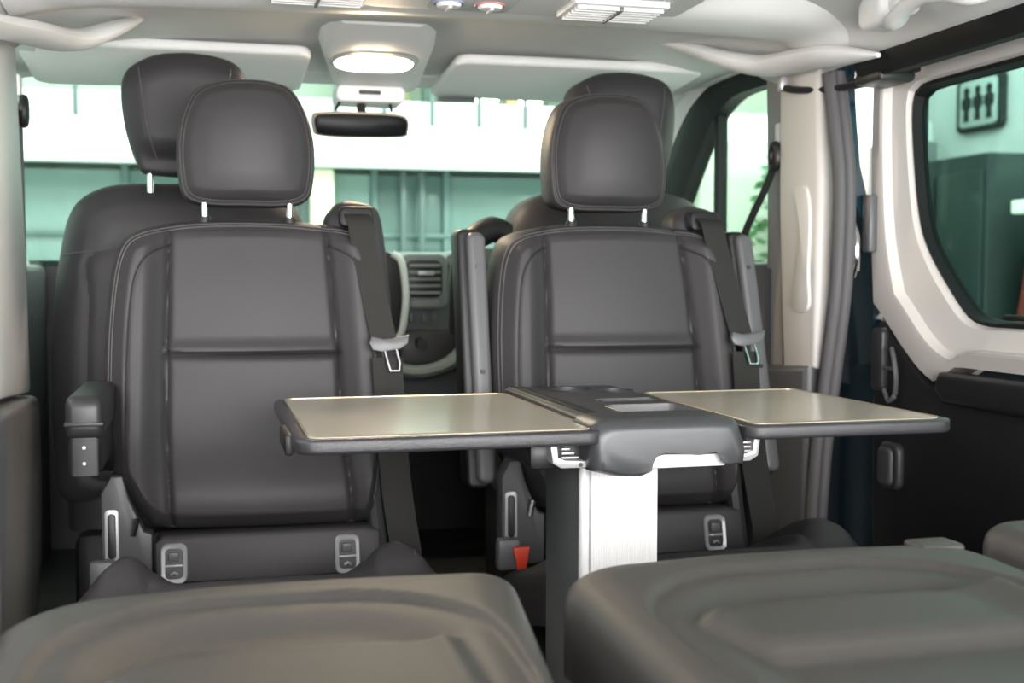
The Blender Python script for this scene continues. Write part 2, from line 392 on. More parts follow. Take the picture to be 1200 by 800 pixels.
# cross beam of the roof
S = []
pxs = [p[0] for p in prof]; pzs = [p[1] for p in prof]
for x in np.linspace(-.32, 1.235, 48):
    q = abs((x - .457) / .78); z = float(np.interp(x, pxs, pzs)) + .022 - .062 * (1 - q ** 4); yo = .06 * q ** 4
    S.append([(x, 2.02 + yo, z + .03), (x, 2.05 + yo, z - .012), (x, 2.10 + yo, z - .026), (x, 2.18 + yo, z - .030), (x, 2.235 + yo, z - .024), (x, 2.262 + yo, z - .008), (x, 2.275 + yo, z + .03)])
struct('trim_15', MB().sections(S), RPLAS, ang=70)

# ---- sliding door, standing slightly open on the right
def resample(poly, n, c):
    out = []
    for i in range(n):
        a = 2 * math.pi * i / n; d = (math.cos(a), math.sin(a)); best = None
        for k in range(len(poly)):
            p = poly[k]; q = poly[(k + 1) % len(poly)]; ex, ey = q[0] - p[0], q[1] - p[1]
            den = d[0] * ey - d[1] * ex
            if abs(den) < 1e-12: continue
            t = ((p[0] - c[0]) * ey - (p[1] - c[1]) * ex) / den; s_ = ((p[0] - c[0]) * d[1] - (p[1] - c[1]) * d[0]) / den
            if t > 0 and -1e-9 <= s_ <= 1 + 1e-9 and (best is None or t > best): best = t
        out.append((c[0] + d[0] * best, c[1] + d[1] * best))
    return out
cc = (1.60, .97)
win = [(.98, .765)] + spline([(1.82, .762), (1.875, .772), (1.925, .81), (1.99, .875), (2.03, .93), (2.052, 1.0), (2.068, 1.10), (2.074, 1.17), (2.066, 1.207), (2.035, 1.220)], 4) + [(.98, 1.220)]
win = [(p[0] * 1.035, .85 + (p[1] - .85) * 1.035) for p in win]
dout = [(.80, .682), (1.93, .682), (1.965, .676), (1.985, .655), (2.01, .648), (2.06, .672), (2.12, .715), (2.18, .765), (2.222, .795), (2.232, .92), (2.236, 1.1), (2.232, 1.29), (2.20, 1.312), (.80, 1.302)]
n = 160
A = resample(dout, n, cc); B_ = resample(win, n, cc)
lev = [(0, .05), (0, .012), (.02, 0), (.30, -.002), (.42, .004), (.48, .020), (.56, .020), (.93, .024), (.985, .034), (1.0, .05)]
def dp(i, t, x): return (1.345 + x, A[i][0] + (B_[i][0] - A[i][0]) * t, A[i][1] + (B_[i][1] - A[i][1]) * t)
d1 = struct('door_1', MB().box((1.41, .8, .03), (1.45, 2.24, .70), .01).box((1.408, 2.185, .65), (1.45, 2.24, 1.30), .01), PAINT)
# outer band toned darker than the inner cream surround
def ring(levels): return MB().sections([[dp(i, t, x) for i in range(n)] for t, x in levels], closed=True, cap=False)
ring([(0, .06), (0, .012), (.015, 0), (.34, -.002), (.40, .002)]).build('door_surround', mat('darker_cream_trim', (.50, .465, .44), .5, bump=.1, scale=600, vary=.02), d1)
ring([(.40, .002), (.46, .020), (.93, .026), (.985, .036), (1.0, .06)]).build('window_surround', CREAM, d1)
wl = [(1.345 + .046, p[0], p[1]) for p in B_]
b = MB(); b.sections([[(1.383, p[0] + (cc[0] - p[0]) * -.004, p[1] + (cc[1] - p[1]) * -.004) for p in B_], [(1.379, p[0] + (cc[0] - p[0]) * .010, p[1] + (cc[1] - p[1]) * .03) for p in B_], [(1.41, p[0] + (cc[0] - p[0]) * .014, p[1] + (cc[1] - p[1]) * .05) for p in B_]], cap=False)
b.build('window_seal', RUBBER, d1)
MB().prism(win, YZ(1.400), 0, .004, 0).build('pane', PRIV, d1)
MB().box((1.386, 1.0, .772), (1.398, 1.86, .782), .004).build('window_catch', BLACK, d1)
low = [(.80, .06), (2.16, .06), (2.215, .12), (2.232, .4), (2.232, .745), (2.21, .76), (2.18, .748), (2.11, .695), (2.04, .648), (2.0, .636), (1.985, .645), (1.96, .668), (.80, .672)]
MB().prism(low, YZ(1.352), 0, .05, .012, 3).build('lower_panel', DOORB, d1)
MB().prism([(.80, .605), (1.94, .615), (1.97, .640), (1.955, .672), (.80, .676)], YZ(1.318), 0, .04, .012, 3).build('door_ledge', BLACK, d1)
MB().prism(rrect(2.172, 2.216, .615, .745, .012), YZ(1.338), 0, .02, .005).build('catch_cover', DARK, d1)
b = MB().tube(spline([(1.34, 2.14, .705), (1.332, 2.12, .69), (1.332, 2.11, .65), (1.34, 2.125, .615)], 5), .005)
b.tube([(1.34, 2.165, .665), (1.335, 2.12, .665)], .004); b.tube(spline([(1.34, 2.165, .62), (1.335, 2.14, .60), (1.335, 2.12, .61)], 4), .005)
b.build('inner_handle', GREYP, d1)
MB().prism(rrect(2.105, 2.175, .420, .515, .018), YZ(1.335), 0, .02, .008, 3).build('vent_cover', DARK, d1)
MB().prism(rrect(2.12, 2.17, .428, .505, .014), YZ(1.328), 0, .012, .006, 3).build('vent_pad', mat('vent_grey', (.07, .07, .07), .5, vary=.05), d1)
MB().box((1.325, 2.205, .90), (1.345, 2.238, 1.02), .006).build('striker_block', GREYP, d1)
b = MB().tube(spline([(1.225, 2.40, 1.262), (1.235, 2.36, 1.250), (1.262, 2.28, 1.240), (1.275, 2.2, 1.236), (1.30, 2.12, 1.238), (1.33, 2.05, 1.25)], 6), .011, 10, ry=.008)
b.box((1.255, 2.06, 1.225), (1.335, 2.16, 1.252), .01)
o = b.build('guide_arm', BLACK, d1)
MB().box((1.214, 2.385, 1.252), (1.232, 2.41, 1.285), .005).build('guide_roller', SILVER, d1)
#@@ROOFTHINGS
# ================================================================== roof equipment
r0 = root('ceiling_climate_panel', (.44, 1.7, 1.365), 'pale grey ceiling panel with round climate dials and two air vents', 'air conditioner')
def rel(b, name, m, par, base=r0): return b.build(name, m, par, base.location)
rel(MB().prism(rrect(.04, .86, 1.2, 2.205, .05), XY(1.318), 0, .06, .012, 3), 'panel', RPLAS, r0)
rel(MB().prism(rrect(.385, .535, 2.055, 2.175, .02), XY(1.314), 0, .006, .002), 'dial_plate', mat('dial_plate_grey', (.5, .5, .5), .5, vary=.02), r0)
for x, c in ((.418, mat('dial_blue', (.30, .36, .50), .4, vary=.02)), (.492, mat('dial_red', (.60, .22, .22), .4, vary=.02))):
    b = MB(); S = []
    for rr, z in ((.022, 1.314), (.022, 1.310), (.019, 1.306), (.010, 1.305)):
        S.append([(x + rr * math.cos(a), 2.115 + rr * math.sin(a), z) for a in np.linspace(0, 2 * math.pi, 24, endpoint=False)])
    d = rel(b.sections(S), 'dial', RPLAS, r0)
    rel(MB().loop([(x + .026 * math.cos(a), 2.115 + .026 * math.sin(a), 1.313) for a in np.linspace(0, 2 * math.pi, 24, endpoint=False)], .002), 'dial_ring', c, d)
    rel(MB().box((x - .003, 2.10, 1.302), (x + .003, 2.135, 1.307), .001), 'pointer', RPLAS, d)
for x0, x1 in ((.108, .275), (.625, .80)):
    v = rel(MB().prism(rrect(x0, x1, 2.035, 2.16, .008), XY(1.308), 0, .012, .003), 'vent', RPLAS, r0)
    for k in range(6):
        rel(MB().box((x0 + .008, 2.05 + k * .018, 1.302), (x1 - .008, 2.056 + k * .018, 1.310), .001), 'slat', RPLAS, v)
    rel(MB().box(((x0 + x1) / 2 - .003, 2.045, 1.300), ((x0 + x1) / 2 + .003, 2.15, 1.308), .001), 'divider', GREYP, v)
r0.location.z += .012; r0.location.y -= .045
# courtesy lamp and mirror
r1 = root('overhead_console', (.42, 2.97, 1.38), 'overhead console with lit oval courtesy lamp above the mirror', 'lamp')
S = []
for y, x0, x1, z in ((2.60, .27, .49, 1.392), (2.66, .25, .51, 1.372), (2.78, .255, .53, 1.360), (2.92, .28, .54, 1.348), (3.08, .31, .555, 1.336), (3.19, .33, .56, 1.34), (3.20, .34, .55, 1.37)):
    S.append([(x0, y, 1.40), (x0 + .012, y, z + .008), (x0 + .03, y, z), (x1 - .03, y, z), (x1 - .012, y, z + .008), (x1, y, 1.40)])
rel(MB().sections(S), 'housing', RPLAS, r1, r1)
b = MB().prism(rrect(.302, .487, 2.79, 2.915, .06, 8), lambda a, c, d: (a, c, 1.361 - (c - 2.78) * .086 + d), -.006, .01, .004)
rel(b, 'lens', LENS, r1, r1)
b = MB().prism(rrect(.292, .498, 2.745, 2.93, .075, 8), lambda a, c, d: (a, c, 1.361 - (c - 2.78) * .086 + d), -.002, .01, .003)
rel(b, 'bezel', SILVER, r1, r1)
b = MB().prism(rrect(.328, .505, 1.294, 1.336, .015), XZ(3.06), 0, .12, .008, 3)
rel(b, 'sensor_pod', RPLAS, r1, r1)
rel(MB().box((.385, 3.054, 1.312), (.44, 3.062, 1.322), .002), 'display', BLACK, r1, r1)
pl = bpy.data.lights.new('courtesy_bulb', 'AREA'); pl.energy = 3.2; pl.size = .1; pl.color = (1, .76, .5)
po = bpy.data.objects.new('courtesy_bulb', pl); COL.objects.link(po); po.parent = r1; po.location = (-.025, -.12, -.04); po.rotation_euler.x = -R(38)
r2 = root('rearview_mirror', (.39, 3.07, 1.2), 'black rearview mirror hanging below the overhead console', 'mirror')
m_out = spline([(.268, 1.258), (.30, 1.266), (.39, 1.268), (.48, 1.266), (.508, 1.255), (.51, 1.225), (.495, 1.208), (.39, 1.203), (.285, 1.206), (.268, 1.222)], 4, True)
rel(MB().prism(m_out, XZ(3.05), 0, .045, .010, 3), 'case', mat('mirror_case', (.35, .28, .22), .5, vary=.03), r2, r2)
m_in = [((x - .39) * .95 + .39, (z - 1.236) * .86 + 1.236) for x, z in m_out]
rel(MB().prism(m_in, XZ(3.046), 0, .004, .001), 'mirror_glass', mat('mirror_glass', (.006, .0075, .0075), .25, spec=.08, vary=.02), r2, r2)  # near-black colour stands in for the reflection of the dark cabin
rel(MB().tube(spline([(.395, 3.08, 1.25), (.395, 3.11, 1.275), (.40, 3.16, 1.30)], 4), .012), 'stalk', BLACK, r2, r2)
for x0, x1 in ((.345, .33), (.465, .475)): rel(MB().tube([(x0, 3.10, 1.30), (x1, 3.12, 1.27)], .004), 'cable', BLACK, r2, r2)
r2.rotation_euler.x = R(10)
# sun visors
def visor(x0, x1, label, sticker):
    r_ = root('sun_visor', ((x0 + x1) / 2, 3.0, 1.35), label, 'sun visor', 'sun visors folded against the roof')
    cx = .455
    fz = lambda x, y, d: (x, y - .08 * abs((x - cx) / .8) ** 2, 1.368 - .030 * (y - 2.78) / .4 - .04 * max(0, abs(x - cx) - .45) + d)
    rel(MB().prism(rrect(x0, x1, 2.80, 3.17, .035, 5), fz, -.012, .012, .008, 3), 'pad', RPLAS, r_, r_)
    xs = x0 + .02 if x0 > .4 else x1 - .02
    rel(MB().tube([fz(xs, 3.15, -.02), fz(xs + (.1 if x0 > .4 else -.1), 3.15, -.02)], .006), 'pivot_rod', GREYP, r_, r_)
    if sticker:
        rel(MB().prism([(.86, 3.08), (1.05, 3.08), (1.05, 3.14), (.86, 3.14)], fz, -.0145, -.0125, 0), 'warning_sticker', mat('sticker_white', (.62, .62, .6), .5, vary=.02), r_, r_)
        rel(MB().prism([(.86, 3.055), (1.05, 3.055), (1.05, 3.08), (.86, 3.08)], fz, -.0145, -.0125, 0), 'sticker_band', mat('sticker_amber', (.65, .42, .14), .5, vary=.02), r_, r_)
visor(-.385, .245, 'pale grey sun visor above the driver seat', False)
visor(.585, 1.19, 'pale grey sun visor with amber warning sticker', True)
# grab handle and coat hook at the right roof edge
r3 = root('grab_handle', (1.15, 1.72, 1.3), 'pale curved grab handle on the roof edge above the sliding door', 'handle')
hp = spline([(1.185, 1.87, 1.335), (1.165, 1.855, 1.296), (1.14, 1.83, 1.281), (1.125, 1.78, 1.292), (1.12, 1.72, 1.298), (1.125, 1.66, 1.290), (1.14, 1.615, 1.276), (1.165, 1.59, 1.290), (1.185, 1.575, 1.33)], 5)
rel(MB().tube(hp, .017, 12, ry=.013), 'grip', RPLAS, r3, r3)
for y in (1.86, 1.59): rel(MB().box((1.15, y - .025, 1.30), (1.20, y + .025, 1.36), .015, 3), 'mount', RPLAS, r3, r3)
b = MB().prism(rrect(1.865, 1.945, 1.285, 1.345, .02), YZ(1.135), 0, .06, .012, 3)
o = one('coat_hook', b, RPLAS, 'pale plastic coat hook block beside the roof grab handle', 'hook')
#@@FRONT
# ================================================================== dashboard
r4 = root('dashboard', (.455, 3.6, .45), 'grey dashboard with square air vent under the windscreen', 'dashboard')
S = []
for x in np.linspace(-.37, 1.27, 34):
    q = (x - .455) / .82; yo = -.10 * q * q + .10 * abs(q) ** 3
    hump = .05 * math.exp(-((x + .03) / .2) ** 2)
    S.append([(x, 3.44 + yo, .42), (x, 3.38 + yo, .66), (x, 3.36 + yo, .70), (x, 3.33 + yo, .80), (x, 3.345 + yo, .875 + hump), (x, 3.38 + yo, .905 + hump), (x, 3.48 + yo, .915 + hump), (x, 3.88 + yo, .93), (x, 3.92 + yo, .92), (x, 3.92 + yo, .42)])
rel(MB().sections(S), 'fascia', DASH, r4, r4)
rel(MB().prism(rrect(.53, .665, .755, .915, .025), XZ(3.315), 0, .06, .01, 3), 'centre_stack', DASH, r4, r4)
v = rel(MB().prism(rrect(.545, .648, .792, .896, .02), XZ(3.308), 0, .012, .004), 'air_vent', BLACK, r4, r4)
for k in range(5): rel(MB().box((.552, 3.298, .800 + k * .019), (.641, 3.309, .809 + k * .019), .002), 'slat', DASH, v, r4)
rel(MB().box((.575, 3.288, .853), (.622, 3.30, .866), .003), 'vent_tab', SILVER, v, r4)
rel(MB().prism(rrect(.553, .640, .762, .785, .010), XZ(3.31), 0, .01, .003), 'badge_plate', DASH, r4, r4)
b = MB()
for x in (.565, .60, .63): b.box((x - .008, 3.335, .72), (x + .008, 3.35, .75), .003)
rel(b, 'switch_row', GREYP, r4, r4)
rel(MB().tube(spline([(.50, 3.26, .912), (.522, 3.25, .89), (.532, 3.245, .82), (.532, 3.245, .77), (.522, 3.25, .70), (.505, 3.26, .67)], 6), .010, 10), 'trim_arc', mat('pale_trim', (.55, .60, .58), .35, vary=.02), r4, r4)
rel(MB().prism(spline([(.47, .92), (.505, .905), (.52, .86), (.522, .78), (.51, .70), (.48, .68), (.42, .7), (.42, .9)], 3, True), XZ(3.26), 0, .07, .004), 'instrument_shroud', BLACK, r4, r4)
rel(MB().tube(spline([(.50, 3.30, .60), (.56, 3.26, .585), (.64, 3.26, .60), (.70, 3.28, .645), (.73, 3.32, .70)], 6), .028, 10, ry=.02), 'knee_bolster', DASH, r4, r4)
rel(MB().prism(rrect(.53, .74, .58, .70, .03), XZ(3.33), 0, .06, .01), 'lower_tray', DARK, r4, r4)
rel(MB().tube([(.585, 3.32, .665), (.585, 3.28, .66)], .016), 'knob', DARK, r4, r4)
rel(MB().prism(spline([(.66, .905), (.70, .925), (.76, .932), (.85, .93), (.95, .91), (.95, .88), (.66, .88)], 3, True), XZ(3.33), 0, .2, .006), 'dash_top_tray', DASH, r4, r4)
# steering wheel
r5 = root('steering_wheel', (-.03, 3.06, .84), 'black three-spoke steering wheel in front of the driver seat', 'steering wheel')
ca, sa = math.cos(R(30)), math.sin(R(30))
wp = lambda a, r_, d=0: (r_ * math.cos(a), .0 + r_ * math.sin(a) * sa + d * ca, r_ * math.sin(a) * ca - d * sa)
MB().loop([wp(a, .185) for a in np.linspace(0, 2 * math.pi, 40, endpoint=False)], .015, 10).build('rim', BLACK, r5)
b = MB(); b.sections([[wp(a, q, d) for a in np.linspace(0, 2 * math.pi, 20, endpoint=False)] for q, d in ((.05, -.01), (.07, 0), (.07, .04))]); b.build('hub', BLACK, r5)
for a in (0, math.pi, -math.pi / 2): MB().tube([wp(a, .06, .01), wp(a, .18)], .016, 8, ry=.008).build('spoke', BLACK, r5)
MB().tube([wp(0, 0, .04), wp(0, 0, .27)], .03).build('column', BLACK, r5)
# ================================================================== front seats, seen from behind
def front_seat(X, label, mirror=1):
    r_ = root('front_seat', (X, 2.62, 0), label, 'seat', 'front seats facing the windscreen')
    out = spline([(-.21, 1.030), (-.14, 1.053), (0, 1.058), (.14, 1.055), (.215, 1.030), (.252, .98), (.268, .90), (.282, .80), (.29, .65), (.285, .48), (.25, .36), (.0, .345), (-.25, .36), (-.285, .48), (-.29, .65), (-.282, .80), (-.268, .90), (-.248, .985)], 5, True)
    f = lambda u, v, h: (u, .05 - (.0 + (1.06 - v) * .0) - h + .08 * (v - .4), v)
    inner = spline([(-.195, .90), (0, .910), (.195, .90), (.205, .8), (.21, .6), (.2, .42), (-.2, .42), (-.21, .6), (-.205, .8)], 4, True)
    p = Pad(out, lambda U, V, e: .015 * sstep(0, .1, e), .05, .14, f, [([*inner, inner[0]], .003, .010)], 90, 90, .03)
    p.build('backrest', LEATHER2, r_, [('back_panel', inner, LEATHER2)])
    MB().tube(p.line([*inner, inner[0]], -.002, 1), .0016, 5).build('seam', STITCH, r_)
    MB().tube(p.line([(-.262, .895), (-.19, .905), (0, .912), (.19, .905), (.262, .895)], .0005), .0016, 5).build('seam', STITCH, r_)
    ho = spline([(-.105, 1.30), (-.05, 1.324), (.03, 1.328), (.10, 1.312), (.125, 1.28), (.132, 1.22), (.124, 1.15), (.105, 1.09), (.07, 1.068), (-.07, 1.068), (-.10, 1.085), (-.122, 1.15), (-.132, 1.22), (-.128, 1.27)], 5, True)
    fh = lambda u, v, h: (u, .03 - h, v)
    rp = lambda U, V, e: .012 * sstep(0, .06, e) - .03 * sstep(1.15, 1.08, V)
    hpad = Pad(ho, rp, .035, .11, fh, [], 40, 40, .03)
    hd_ = hpad.build('headrest', LEATHER2, r_)[0]
    MB().tube(hpad.line([(-.095, 1.292), (-.085, 1.22), (-.072, 1.14), (-.06, 1.10)], .0), .0016, 5).build('seam', STITCH, hd_)
    MB().tube(hpad.line([(.095, 1.292), (.085, 1.22), (.072, 1.14), (.06, 1.10)], .0), .0016, 5).build('seam', STITCH, hd_)
    for x in (-.075, .075): MB().tube([(x, .07, 1.03), (x, .07, 1.10)], .0075, 10).build('headrest_post', CHROME, r_)
    co_ = rrect(-.26, .26, .05, .52, .07)
    Pad(co_, lambda U, V, e: .02 * sstep(0, .08, e), .04, .12, lambda u, v, h: (u, v, .42 + .1 * (v - .05) + h), [], 24, 24).build('cushion', LEATHER2, r_)
    MB().box((-.24, .02, .0), (.24, .48, .31), .03).build('base', BLACK, r_)
    return r_
fs = front_seat(-.035, 'tall dark leather driver seat behind the armrest-down rear-facing seat')
fp = front_seat(.955, 'dark leather front passenger seat beside the right front door')
MB().tube(spline([(-.40, .0, .72), (-.39, 0, .90), (-.33, .02, .955), (-.29, .03, .945)], 5), .03, 10).build('folded_armrest', BLACK, fp)
#@@SEATS
# ================================================================== rear-facing seats of the second row
def rear_seat(X, label, arms):
    r_ = root('rear_facing_seat', (X, 2.2, 0), label, 'seat', 'rear-facing leather seats of the middle row')
    f = lambda u, v, h: (u, .2 * (v - .42) - h, v)
    out = [(-.255, .56)] + spline([(-.260, .63), (-.258, .735), (-.249, .84), (-.234, .905), (-.205, .934), (-.14, .950), (-.06, .957), (.06, .957), (.145, .950), (.19, .944), (.225, .925), (.250, .86), (.258, .76), (.262, .65)], 4) + \
          spline([(.255, .56), (.238, .45), (.222, .408), (.19, .392), (.0, .392), (-.155, .398), (-.19, .418), (-.215, .45), (-.245, .50)], 4)
    sl = [(-.143, .945), (-.1455, .81), (-.149, .71), (-.151, .58), (-.146, .45), (-.143, .395)]
    sr = [(.145, .945), (.154, .81), (.161, .705), (.166, .57), (.176, .45), (.18, .395)]
    pl_ = [(-.1485, .708), (.161, .7045)]
    bl_ = [(-.143, .908), (-.175, .893), (-.196, .868), (-.208, .825), (-.216, .74), (-.22, .60), (-.216, .50), (-.205, .44)]
    brr = [(.147, .908), (.18, .893), (.203, .868), (.215, .825), (.226, .74), (.23, .60), (.226, .50), (.215, .44)]
    top = [(-.143, .936), (0, .942), (.145, .936)]
    def relief(U, V, e):
        cu = .5 * (np.interp(V, [.4, .57, .705, .945], [.018, .0075, .006, .001])); hw = np.interp(V, [.4, .57, .705, .945], [.163, .159, .155, .144])
        d = np.abs(U - cu) - hw
        H = .030 * sstep(0, .045, d) - .018 * sstep(.055, .10, d)                      # side bolsters
        H = H + .010 * (1 - np.clip(np.abs(U - cu) / hw, 0, 1) ** 2) * (d < 0)           # filled centre panels
        H = H + .034 * np.exp(-((V - .462) / .065) ** 2) + .006 * np.exp(-((V - .82) / .1) ** 2) + .012 * np.exp(-((V - .69) / .03) ** 2) * (d < 0) * (V < .706) * .3
        H = H + .010 * sstep(.74, .712, V) * (V > .706) * (d < .0)
        return H
    seams = [(sl, .012, .0055), (sr, .012, .0055), (pl_, .013, .005), (spline(bl_, 4), .003, .003), (spline(brr, 4), .003, .003), (top, .002, .003)]
    p = Pad(out, relief, .034, .10, f, seams, 150, 130, .02)
    def strip(a, b_): return list(a) + list(b_)[::-1]
    U_ = [(-.143, .936), (.145, .936), (.154, .81), (.161, .7045), (-.1485, .708), (-.1455, .81)]
    Lw = [(-.1485, .708), (.161, .7045), (.166, .57), (.176, .45), (.18, .39), (-.143, .39), (-.146, .45), (-.151, .58)]
    bol_l = sl[::-1][1:-1] + [(-.143, .908)] + spline(bl_, 4)
    bol_r = sr[::-1][1:-1] + [(.147, .908)] + spline(brr, 4)
    p.build('backrest', LEATHER, r_, [('upper_panel', U_, LEATHER), ('lower_panel', Lw, LEATHER), ('bolster', bol_l, LEATHER), ('bolster', bol_r, LEATHER)])
    for q in (bl_, brr): MB().tube(p.line(q, .0008), .0014, 5).build('piping', PIPING, r_)
    MB().tube(p.line([(-.142, .930), (-.144, .81), (-.147, .715)], .0004), .0016, 5).build('piping', PIPING, r_)
    ou = [((u - 0) * .965, (v - .67) * .972 + .67) for u, v in out]
    ou2 = [((u - 0) * .945, (v - .67) * .955 + .67) for u, v in out]
    for q in (ou, ou2):
        pts = [a for a in q if a[1] > .52]
        k0 = min(range(len(q)), key=lambda i: (q[i][1] - .56) ** 2 + (q[i][0] + .25) ** 2)
        seq = [q[(k0 + i) % len(q)] for i in range(len(q))]; seq = [a for a in seq if a[1] > .54]
        MB().tube(p.line(seq, .0006, 1), .0011, 5).build('stitch_line', STITCH, r_)
    # back strip with child-seat ports
    MB().prism([(-.17, .31), (.225, .31), (.228, .385), (.2, .392), (-.16, .392), (-.172, .38)], lambda a, c, d: (a, -.022 + .2 * (c - .42) + d, c), 0, .06, .008).build('lower_strip', LEATHER, r_)
    for x in (-.139, .165):
        po_ = rrect(x - .0225, x + .0225, .312, .380, .012)
        fr = lambda a, c, d: (a, -.022 + .2 * (c - .42) + d, c)
        P_ = MB(); pin = rrect(x - .0155, x + .0155, .320, .372, .008)
        P_.sections([[fr(a, c, .004) for a, c in po_], [fr(a, c, -.006) for a, c in po_], [fr(a, c, -.008) for a, c in [((q[0] - x) * .92 + x, (q[1] - .346) * .95 + .346) for q in po_]], [fr(a, c, -.006) for a, c in pin], [fr(a, c, .004) for a, c in pin]], cap=False)
        pt = P_.build('child_seat_port', SILVER, r_)
        MB().prism(pin, fr, -.003, -.001, 0).build('port_recess', BLACK, pt)
        MB().box((x - .010, -.0445, .350), (x + .008, -.036, .366), .002).build('port_label', GREYP, pt)
        MB().box((x - .015, -.0475, .341), (x + .015, -.040, .345), .001).build('port_bar', SILVER, pt)
        MB().tube([(x - .006, -.0465, .328), (x, -.0475, .332), (x + .006, -.0465, .328)], .0022, 6).build('port_symbol', SILVER, pt)
    # headrest
    ho = spline([(-.092, 1.203), (-.045, 1.222), (.0, 1.226), (.045, 1.224), (.086, 1.210), (.114, 1.165), (.128, 1.10), (.126, 1.035), (.114, .997), (.07, .984), (0, .983), (-.07, .984), (-.114, .997), (-.126, 1.035), (-.128, 1.10), (-.116, 1.16)], 5, True)
    fh = lambda u, v, h: (u, .105 + .06 * (v - 1.1) - h + .9 * u * u + 1.2 * (v - 1.09) ** 2, v)
    rp = lambda U, V, e: .008 * sstep(0, .07, e) + .022 * (1 - (U / .128) ** 2) - .14 * np.clip(V - 1.12, 0, 1) ** 1.3
    sring = [(u * .925, (v - 1.1) * .93 + 1.1) for u, v in ho]; sring.append(sring[0])
    hpad = Pad(ho, rp, .027, .12, fh, [(sring, .0035, .004)], 70, 70, .045)
    hh = hpad.build('headrest', LEATHER, r_, [('headrest_front', sring[:-1], LEATHER)])[0]
    for c_, rr, mm in ((.95, .0011, STITCH), (.90, .0011, STITCH), (.925, .0024, PIPING)):
        MB().tube(hpad.line([(u * c_, (v - 1.1) * (c_ + .02) + 1.1) for u, v in ho + ho[:1]], .0, 1), rr, 5).build('seam', mm, hh)
    for x in (-.079, .079):
        q = MB().tube([(x, .135, .945), (x, .135, 1.0)], .0065, 12).build('headrest_post', CHROME, r_)
        MB().tube([(x, .135, .940), (x, .135, .963)], [.014, .011], 12).build('post_sleeve', BLACK, q)
    # belt tower at the seat's right shoulder, strap and tongue
    tw = spline([(.150, .93), (.166, .985), (.19, .999), (.235, .993), (.258, .972), (.268, .89), (.276, .76), (.283, .64), (.280, .50), (.2, .50), (.19, .7)], 5, True)
    ft = lambda u, v, h: (u, .043 + .2 * (v - .42) - h, v)
    tp_ = Pad(tw, lambda U, V, e: .006 * sstep(0, .04, e), .022, .09, ft, [], 50, 24, .02)
    twr = tp_.build('belt_tower', LEATHER, r_)[0]
    MB().prism(rrect(.172, .238, .945, .985, .012), lambda a, c, d: (a, .012 + .2 * (c - .42) + d, c), -.012, .02, .006, 3).build('belt_guide', BLACK, twr)
    def strap(path, wd, th=.0016):
        S_ = []
        for (x, y, z) in path: S_.append([(x - wd / 2, y, z), (x - wd / 2, y - th, z), (x + wd / 2, y - th, z), (x + wd / 2, y, z)])
        return MB().sections(S_)
    sp = spline([(.203, .118, .972), (.207, .085, .957), (.214, .066, .90), (.230, .034, .80), (.244, .010, .722)], 6)
    st = strap(sp, .048).build('shoulder_strap', WEB, r_)
    tongue = MB().prism([(.212, .728), (.217, .740), (.24, .735), (.27, .738), (.287, .742), (.284, .726), (.270, .716), (.235, .711), (.218, .715)], lambda a, c, d: (a, .0 + .2 * (c - .72) + d, c), -.008, .006, .003)
    tg = tongue.build('belt_tongue', GREYP, r_)
    lo = [(.240, .716), (.262, .716), (.268, .690), (.266, .676), (.250, .676), (.246, .690)]
    MB().loop([(a, -.003 + .2 * (c - .72), c) for a, c in lo], .003, 6).build('tongue_plate', CHROME, tg)
    sp2 = spline([(.246, .002, .70), (.250, -.005, .60), (.255, -.02, .50), (.262, -.035, .42), (.272, -.045, .345), (.275, -.03, .30)], 6)
    strap(sp2, .056).build('lap_strap', WEB, r_)
    MB().tube(spline([(.215, .0, .50), (.222, -.005, .42), (.232, -.01, .33), (.245, -.01, .25)], 4), .016, 8).build('side_cover', DARK, r_)
    # cushion, rising towards its front edge
    co_ = rrect(-.272, .276, -.005, .46, .05, 6)
    def crel(U, V, e): return .050 * sstep(.12, .20, np.abs(U)) * sstep(.10, .34, V) * sstep(0, .08, e) + .008 * (1 - (U / .27) ** 2) 
    cs = [([(-.16, 0.0), (-.165, .46)], .006, .005), ([(.16, 0.0), (.165, .46)], .006, .005)]
    fc = lambda u, w_, h: (u, -w_, .285 + .27 * w_ + h)
    cp = Pad(co_, crel, .035, .10, fc, cs, 60, 70)
    cp.build('cushion', LEATHER, r_, [('cushion_panel', [(-.16, -.01), (.16, -.01), (.165, .40), (-.165, .40)], LEATHER)])
    MB().tube(cp.line([(.225, .42), (.232, .35), (.232, .25)], .0), .0014, 5).build('stitch_line', STITCH, r_)
    # frame, hinge brackets, base
    br = MB().prism([(-.262, .30), (-.262, .47), (-.245, .50), (-.225, .50), (-.215, .46), (-.19, .40), (-.176, .395), (-.176, .30)], XZ(-.015), 0, .05, .006)
    bk = br.build('hinge_cover', mat('hinge_grey', (.07, .07, .072), .45, vary=.05), r_)
    MB().prism(rrect(-.251, -.237, .355, .435, .006), XZ(-.019), 0, .006, .001).build('slot', BLACK, bk)
    MB().prism(rrect(-.256, -.232, .348, .442, .008), XZ(-.0175), 0, .004, .001).build('slot_frame', SILVER, bk)
    MB().tube([(-.208, -.02, .395), (-.202, -.022, .425)], .006).build('latch', CHROME, bk)
    MB().box((-.24, -.35, .02), (.24, .02, .28), .03).build('base', BLACK, r_)
    for x in (-.2, .2): MB().box((x - .02, -.42, .0), (x + .02, .06, .02), .003).build('floor_rail', SILVER, r_)
    MB().box((-.28, -.06, .30), (-.235, -.03, .36), .008).build('buckle_stalk', GREYP, r_)
    bz = -.035 if not arms[0][1] else 0
    bu = MB().prism([(-.252, .345 + bz), (-.220, .345 + bz), (-.228, .295 + bz), (-.242, .295 + bz)], XZ(-.066), 0, .014, .003).build('buckle_button', RED, r_)
